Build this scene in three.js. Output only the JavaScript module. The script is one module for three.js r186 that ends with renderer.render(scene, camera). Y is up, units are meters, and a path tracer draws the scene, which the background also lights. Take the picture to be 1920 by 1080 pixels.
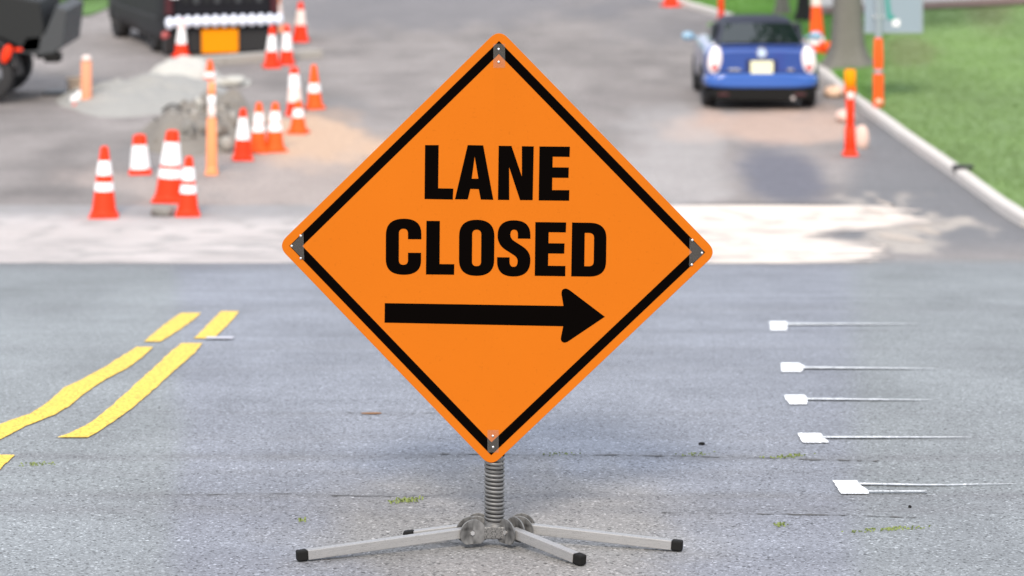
import * as THREE from 'three';
import { RoundedBoxGeometry } from 'three/addons/geometries/RoundedBoxGeometry.js';
import { mergeGeometries, mergeVertices } from 'three/addons/utils/BufferGeometryUtils.js';

// ---------------------------------------------------------------- camera, sky, sun, exposure
const W = 1920, HT = 1080, F = 6000, HOR = -434, CAMH = 3.13;   // focal length and horizon line in photo pixels, eye height in metres
const scene = new THREE.Scene();
const camera = new THREE.PerspectiveCamera(2 * Math.atan(HT / 2 / F) * 180 / Math.PI, W / HT, 0.5, 4000);
camera.position.set(0, CAMH, 0);
camera.lookAt(0, CAMH, -10);
camera.setViewOffset(W, HT, 0, HT / 2 - HOR, W, HT);             // a level camera with a dropped lens
camera.focus = 12.75;
camera.userData.fStop = 2.9;
const EXPOSURE = 2.6, SUN_AZ = -0.1, SUN_EL = 0.58;            // sun behind the photographer's left shoulder
const renderer = new THREE.WebGLRenderer({ antialias: true });
renderer.setSize(1024, 576);
renderer.toneMapping = THREE.LinearToneMapping;
renderer.toneMappingExposure = EXPOSURE;
renderer.shadowMap.enabled = true;

let seed = 7;
function rnd() { seed = (seed + 0x6D2B79F5) | 0; let t = Math.imul(seed ^ (seed >>> 15), 1 | seed); t = (t + Math.imul(t ^ (t >>> 7), 61 | t)) ^ t; return ((t ^ (t >>> 14)) >>> 0) / 4294967296; }
const rr = (a, b) => a + (b - a) * rnd();
function hash(x, y) { let h = Math.imul(x | 0, 374761393) + Math.imul(y | 0, 668265263); h = Math.imul(h ^ (h >>> 13), 1274126177); return ((h ^ (h >>> 16)) >>> 0) / 4294967296; }
function vnoise(x, y) { const xi = Math.floor(x), yi = Math.floor(y); let u = x - xi, v = y - yi; u = u * u * (3 - 2 * u); v = v * v * (3 - 2 * v); return (hash(xi, yi) * (1 - u) + hash(xi + 1, yi) * u) * (1 - v) + (hash(xi, yi + 1) * (1 - u) + hash(xi + 1, yi + 1) * u) * v; }
function fbm(x, y, o = 4) { let s = 0, a = 0.5, t = 0; for (let i = 0; i < o; i++) { s += a * vnoise(x, y); t += a; a *= 0.5; x = x * 2.03 + 17.1; y = y * 2.03 + 9.7; } return s / t; }
const clamp = (x, a = 0, b = 1) => Math.min(b, Math.max(a, x));
const sst = (a, b, x) => { const t = clamp((x - a) / (b - a)); return t * t * (3 - 2 * t); };
const mix = (a, b, t) => a + (b - a) * t;
const mix3 = (a, b, t) => [mix(a[0], b[0], t), mix(a[1], b[1], t), mix(a[2], b[2], t)];

{ // bright hazy overcast
  const w = 512, h = 256, d = new Float32Array(w * h * 4);
  for (let j = 0; j < h; j++) for (let i = 0; i < w; i++) {
    const el = ((j + 0.5) / h - 0.5) * Math.PI, az = (i / w) * Math.PI * 2, s = Math.sin(el);
    let c;
    if (el > 0) {
      const n = fbm(Math.cos(az) * 2.2 * (1.2 - s) + 8, Math.sin(az) * 2.2 * (1.2 - s) + 8, 4);
      const L = 0.66 * (0.62 + 0.38 * s) * (0.8 + 0.4 * n);
      c = [L * 0.93, L * 0.985, L * 1.10];
    } else c = [0.16, 0.17, 0.15];
    const k = (j * w + i) * 4; d[k] = c[0]; d[k + 1] = c[1]; d[k + 2] = c[2]; d[k + 3] = 1;
  }
  const sky = new THREE.DataTexture(d, w, h, THREE.RGBAFormat, THREE.FloatType);
  sky.mapping = THREE.EquirectangularReflectionMapping; sky.magFilter = THREE.LinearFilter; sky.minFilter = THREE.LinearFilter; sky.needsUpdate = true;
  scene.background = sky; scene.environment = sky;
}
const sun = new THREE.DirectionalLight(0xfff1de, 1.5);
sun.position.set(Math.sin(SUN_AZ) * Math.cos(SUN_EL) * 60, Math.sin(SUN_EL) * 60, Math.cos(SUN_AZ) * Math.cos(SUN_EL) * 60 - 30);
sun.target.position.set(0, 0, -30);
sun.castShadow = true; sun.shadow.radius = 22; sun.shadow.mapSize.set(2048, 2048);
Object.assign(sun.shadow.camera, { left: -30, right: 30, top: 45, bottom: -45, near: 1, far: 160 });
scene.add(sun, sun.target);

// ---------------------------------------------------------------- the lie of the land, and photo pixel -> place on the ground
const DROP = 1.87, Z0 = 13.7, Z1 = 36.4, RAMP = 4;
function g(Z) { // height of the roadway at distance Z: level by the sign, falling gently, then level again
  const top = DROP / (Z1 - Z0 - RAMP), t = clamp(Z - Z0, 0, Z1 - Z0), L = Z1 - Z0;
  let y = 0;
  if (t < RAMP) y = top * t * t / (2 * RAMP);
  else if (t < L - RAMP) y = top * (t - RAMP / 2);
  else { const u = L - t; y = DROP - top * u * u / (2 * RAMP); }
  return -y;
}
function zAt(py, up = 0) { let a = 3, b = 400; for (let i = 0; i < 60; i++) { const m = (a + b) / 2; (HOR + F * (CAMH - g(m) - up) / m > py) ? a = m : b = m; } return (a + b) / 2; }
function at(px, py, up = 0) { const Z = zAt(py, up); return { x: (px - 960) * Z / F, y: g(Z) + up, z: -Z, Z, m: Z / F }; }   // m = metres per photo pixel
const toPx = (X, Z) => [960 + X * F / Z, HOR + F * (CAMH - g(Z)) / Z];

// ---------------------------------------------------------------- builders
const names = {};
function numbered(n) { if (!(n in names)) { names[n] = 0; return n; } names[n]++; return `${n}_${String(names[n]).padStart(3, '0')}`; }
function thing(name, label, category, pos, turn = 0, group) {
  const o = new THREE.Group(); o.name = numbered(name); o.position.set(...pos); o.rotation.y = turn;
  o.userData = { label, category }; if (group) o.userData.group = group; scene.add(o); return o;
}
function part(name, geo, mat, parent) { const m = new THREE.Mesh(Array.isArray(geo) ? merge(geo) : geo, mat); m.name = name; m.castShadow = m.receiveShadow = true; parent.add(m); return m; }
function one(name, geo, mat, label, category, group) { const m = part(numbered(name), geo, mat, scene); m.userData = { label, category }; if (group) m.userData.group = group; return m; }
function struct(name, geo, mat) { const m = part(numbered(name), geo, mat, scene); m.userData = { kind: 'structure' }; return m; }
function merge(list) { return mergeGeometries(list.map((q) => { const k = q.index ? q.toNonIndexed() : q; for (const a of Object.keys(k.attributes)) if (!['position', 'normal', 'uv'].includes(a)) k.deleteAttribute(a); if (!k.attributes.uv) k.setAttribute('uv', new THREE.BufferAttribute(new Float32Array(k.attributes.position.count * 2), 2)); if (!k.attributes.normal) k.computeVertexNormals(); return k; })); }
const box = (w, h, d, x = 0, y = 0, z = 0, r = 0.01, seg = 2) => new RoundedBoxGeometry(w, h, d, seg, Math.min(r, w / 2.01, h / 2.01, d / 2.01)).translate(x, y, z);
const cyl = (r1, r2, h, x, y, z, ax = 'y', n = 20) => { const q = new THREE.CylinderGeometry(r1, r2, h, n); if (ax === 'x') q.rotateZ(Math.PI / 2); if (ax === 'z') q.rotateX(Math.PI / 2); return q.translate(x, y, z); };
function bar(a, b, w, h, r = 0.004) { const A = new THREE.Vector3(...a), B = new THREE.Vector3(...b), L = A.distanceTo(B), q = box(w, h, L, 0, 0, 0, r); const m = new THREE.Matrix4().lookAt(A, B, new THREE.Vector3(0, 1, 0)); m.setPosition(A.add(B).multiplyScalar(0.5)); return q.applyMatrix4(m); }
const lathe = (pts, n = 36) => new THREE.LatheGeometry(pts.map((p) => new THREE.Vector2(...p)), n);
const tube = (pts, r, seg = 40, rad = 8) => new THREE.TubeGeometry(new THREE.CatmullRomCurve3(pts.map((p) => new THREE.Vector3(...p))), seg, r, rad);
function grid(rows) { // rows: equal-length lists of {p:[x,y,z], uv:[u,v], c:[r,g,b]}
  const n = rows[0].length, P = [], U = [], C = [], I = [];
  rows.forEach((row, j) => row.forEach((v, i) => { P.push(...v.p); U.push(...(v.uv || [v.p[0], v.p[2]])); if (v.c) C.push(...v.c); if (j && i) { const a = (j - 1) * n + i - 1, b = a + 1, c = j * n + i - 1, d = c + 1; I.push(a, b, c, b, d, c); } }));
  const q = new THREE.BufferGeometry(); q.setAttribute('position', new THREE.Float32BufferAttribute(P, 3)); q.setAttribute('uv', new THREE.Float32BufferAttribute(U, 2));
  if (C.length) q.setAttribute('color', new THREE.Float32BufferAttribute(C, 3)); q.setIndex(I); q.computeVertexNormals(); return q;
}
const range = (a, b, s) => { const n = Math.max(1, Math.round((b - a) / s)), o = []; for (let i = 0; i <= n; i++) o.push(a + (b - a) * i / n); return o; };
function loft(secs, caps = true) { // secs: closed rings of equal length
  const rows = secs.map((s) => [...s, s[0]].map((p) => ({ p, uv: [p[0], p[1]] })));
  const list = [grid(rows)];
  if (caps) for (const [s, f] of [[secs[0], 1], [secs[secs.length - 1], 0]]) {
    const c = s.reduce((q, p) => [q[0] + p[0] / s.length, q[1] + p[1] / s.length, q[2] + p[2] / s.length], [0, 0, 0]), P = [];
    s.forEach((p, i) => { const n = s[(i + 1) % s.length]; P.push(...c, ...(f ? n : p), ...(f ? p : n)); });
    const q = new THREE.BufferGeometry(); q.setAttribute('position', new THREE.Float32BufferAttribute(P, 3)); q.computeVertexNormals(); list.push(q);
  }
  return merge(list);
}
const ring = (hw, y0, y1, z, e = 4, n = 40, cx = 0) => { const o = []; for (let i = 0; i < n; i++) { const a = i / n * Math.PI * 2, c = Math.cos(a), s = Math.sin(a); o.push([cx + hw * Math.sign(c) * Math.abs(c) ** (2 / e), (y0 + y1) / 2 + (y1 - y0) / 2 * Math.sign(s) * Math.abs(s) ** (2 / e), z]); } return o; };
function lump(r, sx, sy, sz, rough = 0.25, det = 2, s = 1) { // an uneven stone or clod
  const q = mergeVertices(new THREE.IcosahedronGeometry(r, det).deleteAttribute('uv').deleteAttribute('normal')), p = q.attributes.position;
  for (let i = 0; i < p.count; i++) { const x = p.getX(i), y = p.getY(i), z = p.getZ(i), k = 1 - rough + 2 * rough * fbm(x / r * 1.6 + s * 7.3, (y + z * 0.7) / r * 1.6 + s * 3.1, 3); p.setXYZ(i, x * k * sx, y * k * sy, z * k * sz); }
  q.computeVertexNormals(); return q;
}

// ---------------------------------------------------------------- textures and materials
function dataTex(n, f, bytes = 4) { const d = new Uint8Array(n * n * 4); f(d); const t = new THREE.DataTexture(d, n, n); t.wrapS = t.wrapT = THREE.RepeatWrapping; t.magFilter = t.minFilter = THREE.LinearFilter; t.needsUpdate = true; return t; }
function chips(n, count, r0, r1, spread, bright, base) { // stones of an asphalt surface, tileable; returns Float32 tone map
  const a = new Float32Array(n * n).fill(base);
  for (let k = 0; k < count; k++) {
    const cx = rnd() * n, cy = rnd() * n, r = r0 + (r1 - r0) * rnd() ** 2, e = rr(0.6, 1), th = rnd() * 3.14, ct = Math.cos(th), st = Math.sin(th);
    let tone = base + (rnd() + rnd() - 1) * spread; if (rnd() < bright) tone = rr(1.2, 2.0);
    const R = Math.ceil(r);
    for (let y = -R; y <= R; y++) for (let x = -R; x <= R; x++) { const u = (x * ct + y * st) / r, v = (-x * st + y * ct) / (r * e); const d2 = u * u + v * v; if (d2 < 1) { const k2 = ((Math.round(cy) + y + n) % n) * n + (Math.round(cx) + x + n) % n; a[k2] = mix(a[k2], tone, Math.min(1, (1 - d2) * 2.2)); } }
  }
  return a;
}
const AN = 2048, tone = chips(AN, 190000, 1.5, 5.2, 0.66, 0.026, 0.74);
const asphaltMap = dataTex(AN, (d) => { for (let i = 0; i < AN * AN; i++) { const v = clamp(tone[i] / 2) * 255 * (0.93 + 0.14 * rnd()); d[i * 4] = v; d[i * 4 + 1] = v; d[i * 4 + 2] = v; d[i * 4 + 3] = 255; } });
const asphaltBump = dataTex(AN, (d) => { for (let i = 0; i < AN * AN; i++) { const v = clamp(tone[i] / 1.5) * 255; d[i * 4] = d[i * 4 + 1] = d[i * 4 + 2] = v; d[i * 4 + 3] = 255; } });
for (const t of [asphaltMap, asphaltBump]) t.repeat.set(1 / 3.7, 1 / 3.7);
const grainN = 512, grainMap = dataTex(grainN, (d) => { for (let j = 0; j < grainN; j++) for (let i = 0; i < grainN; i++) { const u = i / grainN, v = j / grainN, n = 0.5 * vnoise(i / 3, j / 3) + 0.3 * vnoise(i / 9, j / 9) + 0.2 * rnd(); const c = (0.62 + 0.38 * n) * 255, k = (j * grainN + i) * 4; d[k] = d[k + 1] = d[k + 2] = c; d[k + 3] = 255; } });
grainMap.repeat.set(1.1, 1.1);
const legMap = dataTex(512, (d) => { for (let j = 0; j < 512; j++) for (let i = 0; i < 512; i++) { const n = fbm(i / 60, j / 14, 4), sc = fbm(i / 90 + 9, j / 2.2, 2), sp = fbm(i / 7 + 30, j / 7, 2); let c = 0.86 + 0.3 * (n - 0.5) - (sc > 0.66 ? 0.22 : 0) - 0.45 * sst(0.66, 0.74, sp) * sst(0.45, 0.6, n); const k = (j * 512 + i) * 4; d[k] = d[k + 1] = d[k + 2] = clamp(c) * 255; d[k + 3] = 255; } });
const sheetMap = dataTex(1024, (d) => { for (let j = 0; j < 1024; j++) for (let i = 0; i < 1024; i++) { const n = fbm(i / 160, j / 160, 4), s = fbm(i / 12 + 40, j / 260, 3), p = fbm(i / 5 + 7, j / 5 + 3, 2); const c = 0.975 + 0.05 * (n - 0.5) - 0.08 * sst(0.80, 0.88, p); const k = (j * 1024 + i) * 4; d[k] = d[k + 1] = d[k + 2] = clamp(c) * 255; d[k + 3] = 255; } }); sheetMap.repeat.set(0.55, 0.55);
const lin = (r, g_, b) => new THREE.Color().setRGB(r, g_, b);
const std = (c, rough = 0.7, o = {}) => new THREE.MeshStandardMaterial({ color: lin(...c), roughness: rough, ...o });
const phys = (c, rough, o = {}) => new THREE.MeshPhysicalMaterial({ color: lin(...c), roughness: rough, ...o });
const metalMap = dataTex(256, (d) => { for (let j = 0; j < 256; j++) for (let i = 0; i < 256; i++) { const n = fbm(i / 22, j / 22, 4), s = fbm(i / 5 + 50, j / 40, 2), c = clamp(0.55 + 1.5 * (n - 0.45) + 0.3 * (s - 0.5)) * 255, k = (j * 256 + i) * 4; d[k] = d[k + 1] = d[k + 2] = c; d[k + 3] = 255; } });
metalMap.repeat.set(2.3, 2.3);
const M = {
  road: new THREE.MeshStandardMaterial({ vertexColors: true, map: asphaltMap, bumpMap: asphaltBump, bumpScale: 0.004, roughness: 0.92 }),
  concrete: new THREE.MeshStandardMaterial({ vertexColors: true, map: grainMap, bumpMap: grainMap, bumpScale: 0.004, roughness: 0.95 }),
  ground: new THREE.MeshStandardMaterial({ vertexColors: true, map: grainMap, roughness: 1 }),
  yellow: new THREE.MeshStandardMaterial({ color: lin(1.95, 1.27, 0.14), map: asphaltMap, bumpMap: asphaltBump, bumpScale: 0.003, roughness: 0.7 }),
  white: std([0.84, 0.85, 0.86], 0.6, { bumpMap: asphaltBump, bumpScale: 0.004 }), bar: std([2.15, 2.2, 2.25], 0.75, { map: asphaltMap, bumpMap: asphaltBump, bumpScale: 0.004 }), worn: std([1.45, 1.5, 1.55], 0.8, { map: asphaltMap, bumpMap: asphaltBump, bumpScale: 0.004 }),
  signOrange: phys([0.505, 0.126, 0.0065], 0.8, { specularIntensity: 0.14, map: sheetMap }), pale2: std([0.36, 0.355, 0.335], 0.95, { map: grainMap }), signBlack: phys([0.0016, 0.001, 0.0008], 0.9, { specularIntensity: 0.04 }),
  pad: phys([0.32, 0.3, 0.28], 0.25, { transparent: true, opacity: 0.10 }),
  zinc: std([0.22, 0.22, 0.22], 0.5, { metalness: 0.35, map: metalMap }), alu: std([0.36, 0.36, 0.365], 0.5, { metalness: 0.3, map: legMap }),
  rivet: std([0.7, 0.7, 0.7], 0.3, { metalness: 0.8 }),
  rubber: phys([0.008, 0.008, 0.008], 0.8, { specularIntensity: 0.4 }), tyre: std([0.02, 0.02, 0.022], 0.8),
  cone: phys([0.8, 0.04, 0.009], 0.6, { specularIntensity: 0.35 }), coneOrange: phys([0.82, 0.10, 0.014], 0.6, { specularIntensity: 0.35 }), band: phys([0.85, 0.85, 0.87], 0.4), bandOld: phys([0.8, 0.66, 0.62], 0.6),
  salmon: std([0.72, 0.30, 0.17], 0.7), peach: std([0.86, 0.30, 0.12], 0.65), crate: std([0.66, 0.50, 0.36], 0.8),
  blueLight: phys([0.022, 0.10, 0.40], 0.35, { clearcoat: 1, clearcoatRoughness: 0.08 }), blue: phys([0.010, 0.05, 0.25], 0.35, { clearcoat: 1, clearcoatRoughness: 0.06 }), black: phys([0.006, 0.006, 0.009], 0.5, { specularIntensity: 0.5 }),
  softtop: std([0.012, 0.015, 0.034], 0.7), glass: phys([0.006, 0.012, 0.012], 0.04, { ior: 1.6 }), lens: phys([0.78, 0.72, 0.74], 0.15, { clearcoat: 1 }), red: phys([0.5, 0.012, 0.02], 0.2, { clearcoat: 1 }),
  chrome: std([0.75, 0.77, 0.8], 0.15, { metalness: 0.9 }), plate: std([0.72, 0.72, 0.5], 0.5), plastic: std([0.015, 0.015, 0.017], 0.6),
  caps: phys([0.74, 0.79, 0.92], 0.25, { clearcoat: 0.6 }), amber: phys([0.8, 0.27, 0.004], 0.7, { specularIntensity: 0.2 }), grey: phys([0.014, 0.016, 0.017], 0.7, { specularIntensity: 0.6 }), greyLight: phys([0.05, 0.055, 0.06], 0.65, { specularIntensity: 0.6 }),
  stone: std([0.27, 0.265, 0.25], 0.95, { map: grainMap }), pale: std([0.56, 0.55, 0.51], 0.95, { map: grainMap }), soil: std([0.235, 0.215, 0.19], 1, { map: grainMap }),
  slab: std([0.42, 0.4, 0.37], 0.95, { map: grainMap, bumpMap: grainMap, bumpScale: 0.004 }), kerb: std([0.66, 0.62, 0.585], 0.95, { map: grainMap, bumpMap: grainMap, bumpScale: 0.004 }),
  darkRed: phys([0.05, 0.006, 0.01], 0.4), bark: std([0.19, 0.185, 0.165], 1, { map: grainMap, bumpMap: grainMap, bumpScale: 0.02 }), barkDark: std([0.03, 0.028, 0.028], 1, { map: grainMap }),
  leaf: phys([0.07, 0.13, 0.03], 0.8, { transmission: 0.3, thickness: 0, side: THREE.DoubleSide }), blade: phys([0.2, 0.34, 0.10], 0.85, { side: THREE.DoubleSide, transmission: 0.3, thickness: 0 }),
  weed: std([0.16, 0.205, 0.06], 0.8, { side: THREE.DoubleSide }), boardGrey: std([0.22, 0.28, 0.335], 0.6), postGrey: std([0.27, 0.32, 0.35], 0.5, { metalness: 0.2 }), tan: std([0.72, 0.5, 0.36], 0.9), crack: std([0.10, 0.10, 0.10], 1), dead: std([0.2, 0.11, 0.06], 0.9), poly: phys([0.66, 0.47, 0.40], 0.7),
};

// ---------------------------------------------------------------- ground, road, concrete strip, kerb, lawn
const KP = [[-40, 5.6], [30, 5.62], [35.1, 5.53], [39, 5.4], [43.5, 5.2], [47.3, 5.06], [52.3, 4.98], [58, 4.7], [64.4, 4.2], [69.1, 3.2], [76, 1.2], [90, -4.5], [130, -22]];
function kx(Z) { for (let i = 1; i < KP.length; i++) if (Z <= KP[i][0]) { const t = (Z - KP[i - 1][0]) / (KP[i][0] - KP[i - 1][0]); return mix(KP[i - 1][1], KP[i][1], t); } return -22; }
const lawnY = (X, Z) => g(Z) + 0.11 + Math.min(0.9, Math.max(0, X - kx(Z) - 0.2) * 0.05);
{
  const ax = [-1500, -600, -250, -100, -45, -30, ...range(-26, 14, 4), 30, 60, 150, 500, 1500], az = [-1500, -500, -150, -60, -20, ...range(0, 40, 2), 60, 90, 140, 300, 700, 1500];
  struct('ground', grid(az.map((Z) => ax.map((X) => ({ p: [X, g(Z) - 0.09, -Z], uv: [X, Z], c: [0.09, 0.13, 0.05] })))), M.ground);
}
const smear = (px, py, cx, cy, rx, ry, wob = 0.35) => { const dx = (px - cx) / rx, dy = (py - cy) / ry; return sst(1.15, 0.55, Math.sqrt(dx * dx + dy * dy) + wob * (fbm(px / 60 + cx, py / 26 + cy, 3) - 0.5) * 2); };
function roadColor(X, Z) {
  const [px, py] = toPx(X, Z);
  const n = fbm(X * 0.55 + 40, Z * 0.2 + 11, 4), m = fbm(X * 2.2 + 9, Z * 0.9 + 4, 3), f = fbm(X * 7 + 3, Z * 3, 2), ln = fbm(X * 0.35 + 70, Z * 3.4, 3);
  let near = [0.177, 0.189, 0.217], far = [0.198, 0.179, 0.171];
  const smooth = sst(360, 300, px + 40 * (fbm(px / 50, py / 50, 2) - 0.5)) + sst(1560, 1640, px);
  const k = 0.50 + 0.62 * n + 0.40 * m + (0.16 * f + 0.46 * (ln - 0.3)) * (1 - 0.6 * smooth) + 0.04 * smooth;
  near = mix3(near, [0.190, 0.206, 0.214], smooth).map((v) => v * k * 0.80); far = far.map((v) => v * 0.88 * (0.28 + 0.80 * n + 0.52 * m + 0.26 * ln));
  let c = mix3(near, far, sst(500, 480, py));
  // darker worn lanes towards the far end, dusty tracks, fresh dark patch
  c = mix3(c, [0.115, 0.112, 0.12], 0.75 * smear(px, py, 800, 10, 420, 55) + 0.4 * smear(px, py, 1250, 30, 160, 70));
  c = mix3(c, [0.42, 0.29, 0.20], 0.9 * smear(px, py, 580, 265, 190, 55, 0.5));
  c = mix3(c, [0.38, 0.27, 0.215], 0.8 * smear(px, py, 1420, 235, 190, 38, 0.5));
  c = mix3(c, [0.33, 0.27, 0.24], 0.5 * smear(px, py, 480, 340, 330, 60, 0.5));
  c = mix3(c, [0.088, 0.091, 0.115], 0.9 * smear(px, py, 1465 + (py - 325) * 0.45, 330, 95, 62, 0.3));
  c = mix3(c, [0.08, 0.076, 0.075], 0.9 * sst(377, 384, py) * sst(394, 388, py) * sst(1180, 1260, px) * sst(1660, 1560, px));
  c = mix3(c, [0.30, 0.285, 0.28], 0.5 * smear(px, py, 1270, 300, 130, 110, 0.5));
  c = mix3(c, [0.108, 0.112, 0.121], 0.8 * sst(1560, 1640, px + (py - 300) * 0.3) * sst(150, 210, py) * sst(500, 440, py));
  c = mix3(c, [0.14, 0.135, 0.135], 0.55 * smear(px, py, 640, 205, 60, 26, 0.4) + 0.5 * smear(px, py, 330, 300, 150, 40, 0.6));
  c = mix3(c, [0.36, 0.32, 0.28], 0.75 * smear(px, py, 1690, 432, 120, 46, 1.1));
  // neutral, sandier ground worn round the stand
  const w = smear(px, py, 950, 1010, 430 - 60 * sst(1000, 860, py), 160, 0.22);
  c = mix3(c, [0.19 * k * 0.78, 0.184 * k * 0.78, 0.175 * k * 0.78], 0.85 * w);
  // weathered horizontal bands near the seams
  const band = (y, h, a) => { c = mix3(c, [0.12, 0.122, 0.13], a * Math.exp(-(((py - y - 8 * (fbm(px / 120, y, 2) - 0.5)) / h) ** 2)) * (0.35 + 0.9 * fbm(px / 90, y + 5, 3))); };
  c = mix3(c, [0.155, 0.16, 0.185], 0.35 * sst(922, 934, py + 6 * (ln - 0.5)) * (1 - w) * (1 - 0.6 * smooth));
  band(857, 6, 0.7); band(930, 7, 0.7); band(955, 10, 0.5); band(820, 5, 0.3); band(885, 5, 0.3); band(650, 6, 0.25); band(580, 6, 0.25); band(500, 7, 0.35); band(775, 5, 0.25); band(690, 5, 0.18);
  return c.map((v) => v * 3.1);   // the chip texture averages 0.37
}
{
  const cols = [...range(-27, -12, 0.75), ...range(-11.9, 6, 0.08)], rows = [...range(-30, 8, 4), ...range(8.5, 11.5, 0.5), ...range(11.6, 38, 0.07), ...range(38.15, 74, 0.17), ...range(76, 130, 4)];
  struct('road', grid(rows.map((Z) => cols.map((c) => { const X = c < 0 ? c : c / 6 * (kx(Z) + 0.06); return { p: [X, g(Z), -Z], uv: [X, Z], c: roadColor(X, Z) }; }))), M.road);
}
{ // pale concrete strip across the road, its right end ragged
  const za = zAt(494), zb = zAt(386), rows = range(za, zb, 0.05), edge = (X, t) => (t < 0.001 ? -0.12 : t > 0.999 ? 0.12 : 0) * (fbm(X * 1.3, t * 9 + 2, 4) - 0.2);
  const rag = (Z, t) => { const n = fbm(Z * 1.1, 3, 2), py = toPx(0, Z)[1]; let e = 1655 + 60 * sst(440, 395, py) - 40 * sst(480, 494, py) - 130 * Math.exp(-(((py - 441) / 9) ** 2)) + 60 * Math.exp(-(((py - 418) / 9) ** 2)) + 120 * (fbm(Z * 9, 8, 4) - 0.5); return (e - 960) * Z / F; };
  struct('concrete_strip', grid(rows.map((Z, j) => { const xr = rag(Z), xs = [...range(-16, -6, 0.5), ...range(-5.95, xr, 0.06)], nn = 220, t = j / (rows.length - 1); const o = []; for (let i = 0; i <= nn; i++) { const X = mix(-14, xr, i / nn), Ze = Z + edge(X, t), [px, py] = toPx(X, Z);
    const n = fbm(X * 1.1 + 2, Z * 0.7, 4), m = fbm(X * 5, Z * 2.2, 3); let k = 0.74 + 0.5 * n + 0.16 * m; let c = [0.53 * k, 0.48 * k, 0.46 * k]; c = mix3(c, [0.86 * k, 0.74 * k, 0.64 * k], 0.8 * sst(1150, 1400, px)); c = mix3(c, [0.42 * k, 0.40 * k, 0.40 * k], 0.6 * sst(440, 405, py) * sst(900, 500, px)); c = mix3(c, [0.24 * k, 0.235 * k, 0.24 * k], 0.75 * sst(420, 402, py + 10 * m) * sst(760, 520, px)); c = mix3(c, [0.27, 0.26, 0.25], 0.5 * sst(0.56, 0.68, m)); c = mix3(c, [0.2 * k, 0.195 * k, 0.195 * k], 0.8 * sst(-110, -5, px - toPx(xr, Z)[0]) * sst(0.46, 0.6, fbm(X * 3.2 + 7, Z * 4, 4)) + 0.13 * sst(0.5, 0.68, fbm(X * 0.9 + 30, Z * 3, 4))); o.push({ p: [X, g(Ze) + 0.004, -Ze], uv: [X, Ze], c }); } return o; })), M.concrete);
  for (const [cx, cy, w, h] of [[1690, 446, 90, 12], [1735, 431, 60, 7], [1640, 398, 46, 6], [1660, 381, 40, 5]]) { // broken slivers at the ragged end
    const rws = []; for (let i = 0; i <= 14; i++) { const u = i / 14 * 2 - 1, x = cx + u * w / 2, hh = h / 2 * Math.sqrt(Math.max(0.01, 1 - u * u)) * (0.6 + 0.8 * fbm(i * 0.7, cx, 2)), yy = cy + u * 7; const a = at(x, yy - hh), b = at(x, yy + hh); rws.push([a, b].map((q) => ({ p: [q.x, q.y + 0.004, q.z], c: [0.5, 0.43, 0.37] }))); }
    struct('concrete_fragment', grid(rws), M.concrete);
  }
}
{ // kerb stones along the lawn
  const kerb = new THREE.Group(); kerb.name = 'kerb'; kerb.userData = { kind: 'structure' }; scene.add(kerb);
  const sh = new THREE.Shape([[-0.02, -0.15], [0.15, -0.15], [0.15, 0.105], [0.138, 0.118], [0.028, 0.118], [0.011, 0.11], [0, 0.095]].map((p) => new THREE.Vector2(...p)));
  for (let Z = 20, i = 0; Z < 84; i++) {
    const L = 1.83, Zb = Z + L * Math.cos(Math.atan((kx(Z + 1) - kx(Z)))), a = new THREE.Vector3(kx(Z), g(Z), -Z), b = new THREE.Vector3(kx(Zb), g(Zb), -Zb), len = a.distanceTo(b) - 0.012;
    const geo = new THREE.ExtrudeGeometry(sh, { depth: len, bevelEnabled: false, steps: 1 });
    const m = part(i ? `kerb_stone_${String(i).padStart(3, '0')}` : 'kerb_stone', geo, M.kerb, kerb);
    const zc = a.clone().sub(b).normalize(), xc = new THREE.Vector3(0, 1, 0).cross(zc).normalize(), yc = zc.clone().cross(xc);
    m.matrix.makeBasis(xc, yc, zc).setPosition(b); m.matrix.decompose(m.position, m.quaternion, m.scale); m.position.x += (hash(i, 5) - 0.5) * 0.025; m.position.y += (hash(i, 9) - 0.5) * 0.015;
    Z = Zb;
  }
  const d = at(1792, 334); one('kerb_drain', merge([box(0.06, 0.17, 0.24, 0, 0.07, 0, 0.01), box(0.24, 0.03, 0.16, 0.09, 0.145, 0, 0.01)]), M.plastic, 'small black drain outlet between two pale kerb stones', 'drain').position.set(kx(d.Z) + 0.02, d.y, d.z);
}
const lawnTone = (X, Z) => { const [px, py] = toPx(X, Z), n = fbm(X * 0.5 + 6, Z * 0.3, 4), m = fbm(X * 2.5, Z * 1.6 + 8, 3), k = 0.62 + 0.5 * n + 0.14 * m; let c = [0.205 * k, 0.325 * k, 0.11 * k]; c = mix3(c, [0.12 * k, 0.33 * k, 0.025 * k], 0.8 * sst(1690, 1560, px)); c = mix3(c, [0.20 * k, 0.19 * k, 0.10 * k], 0.5 * smear(px, py, 1850, 20, 70, 70) + 0.45 * smear(px, py, 1705, 120, 50, 28)); return c; };
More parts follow.
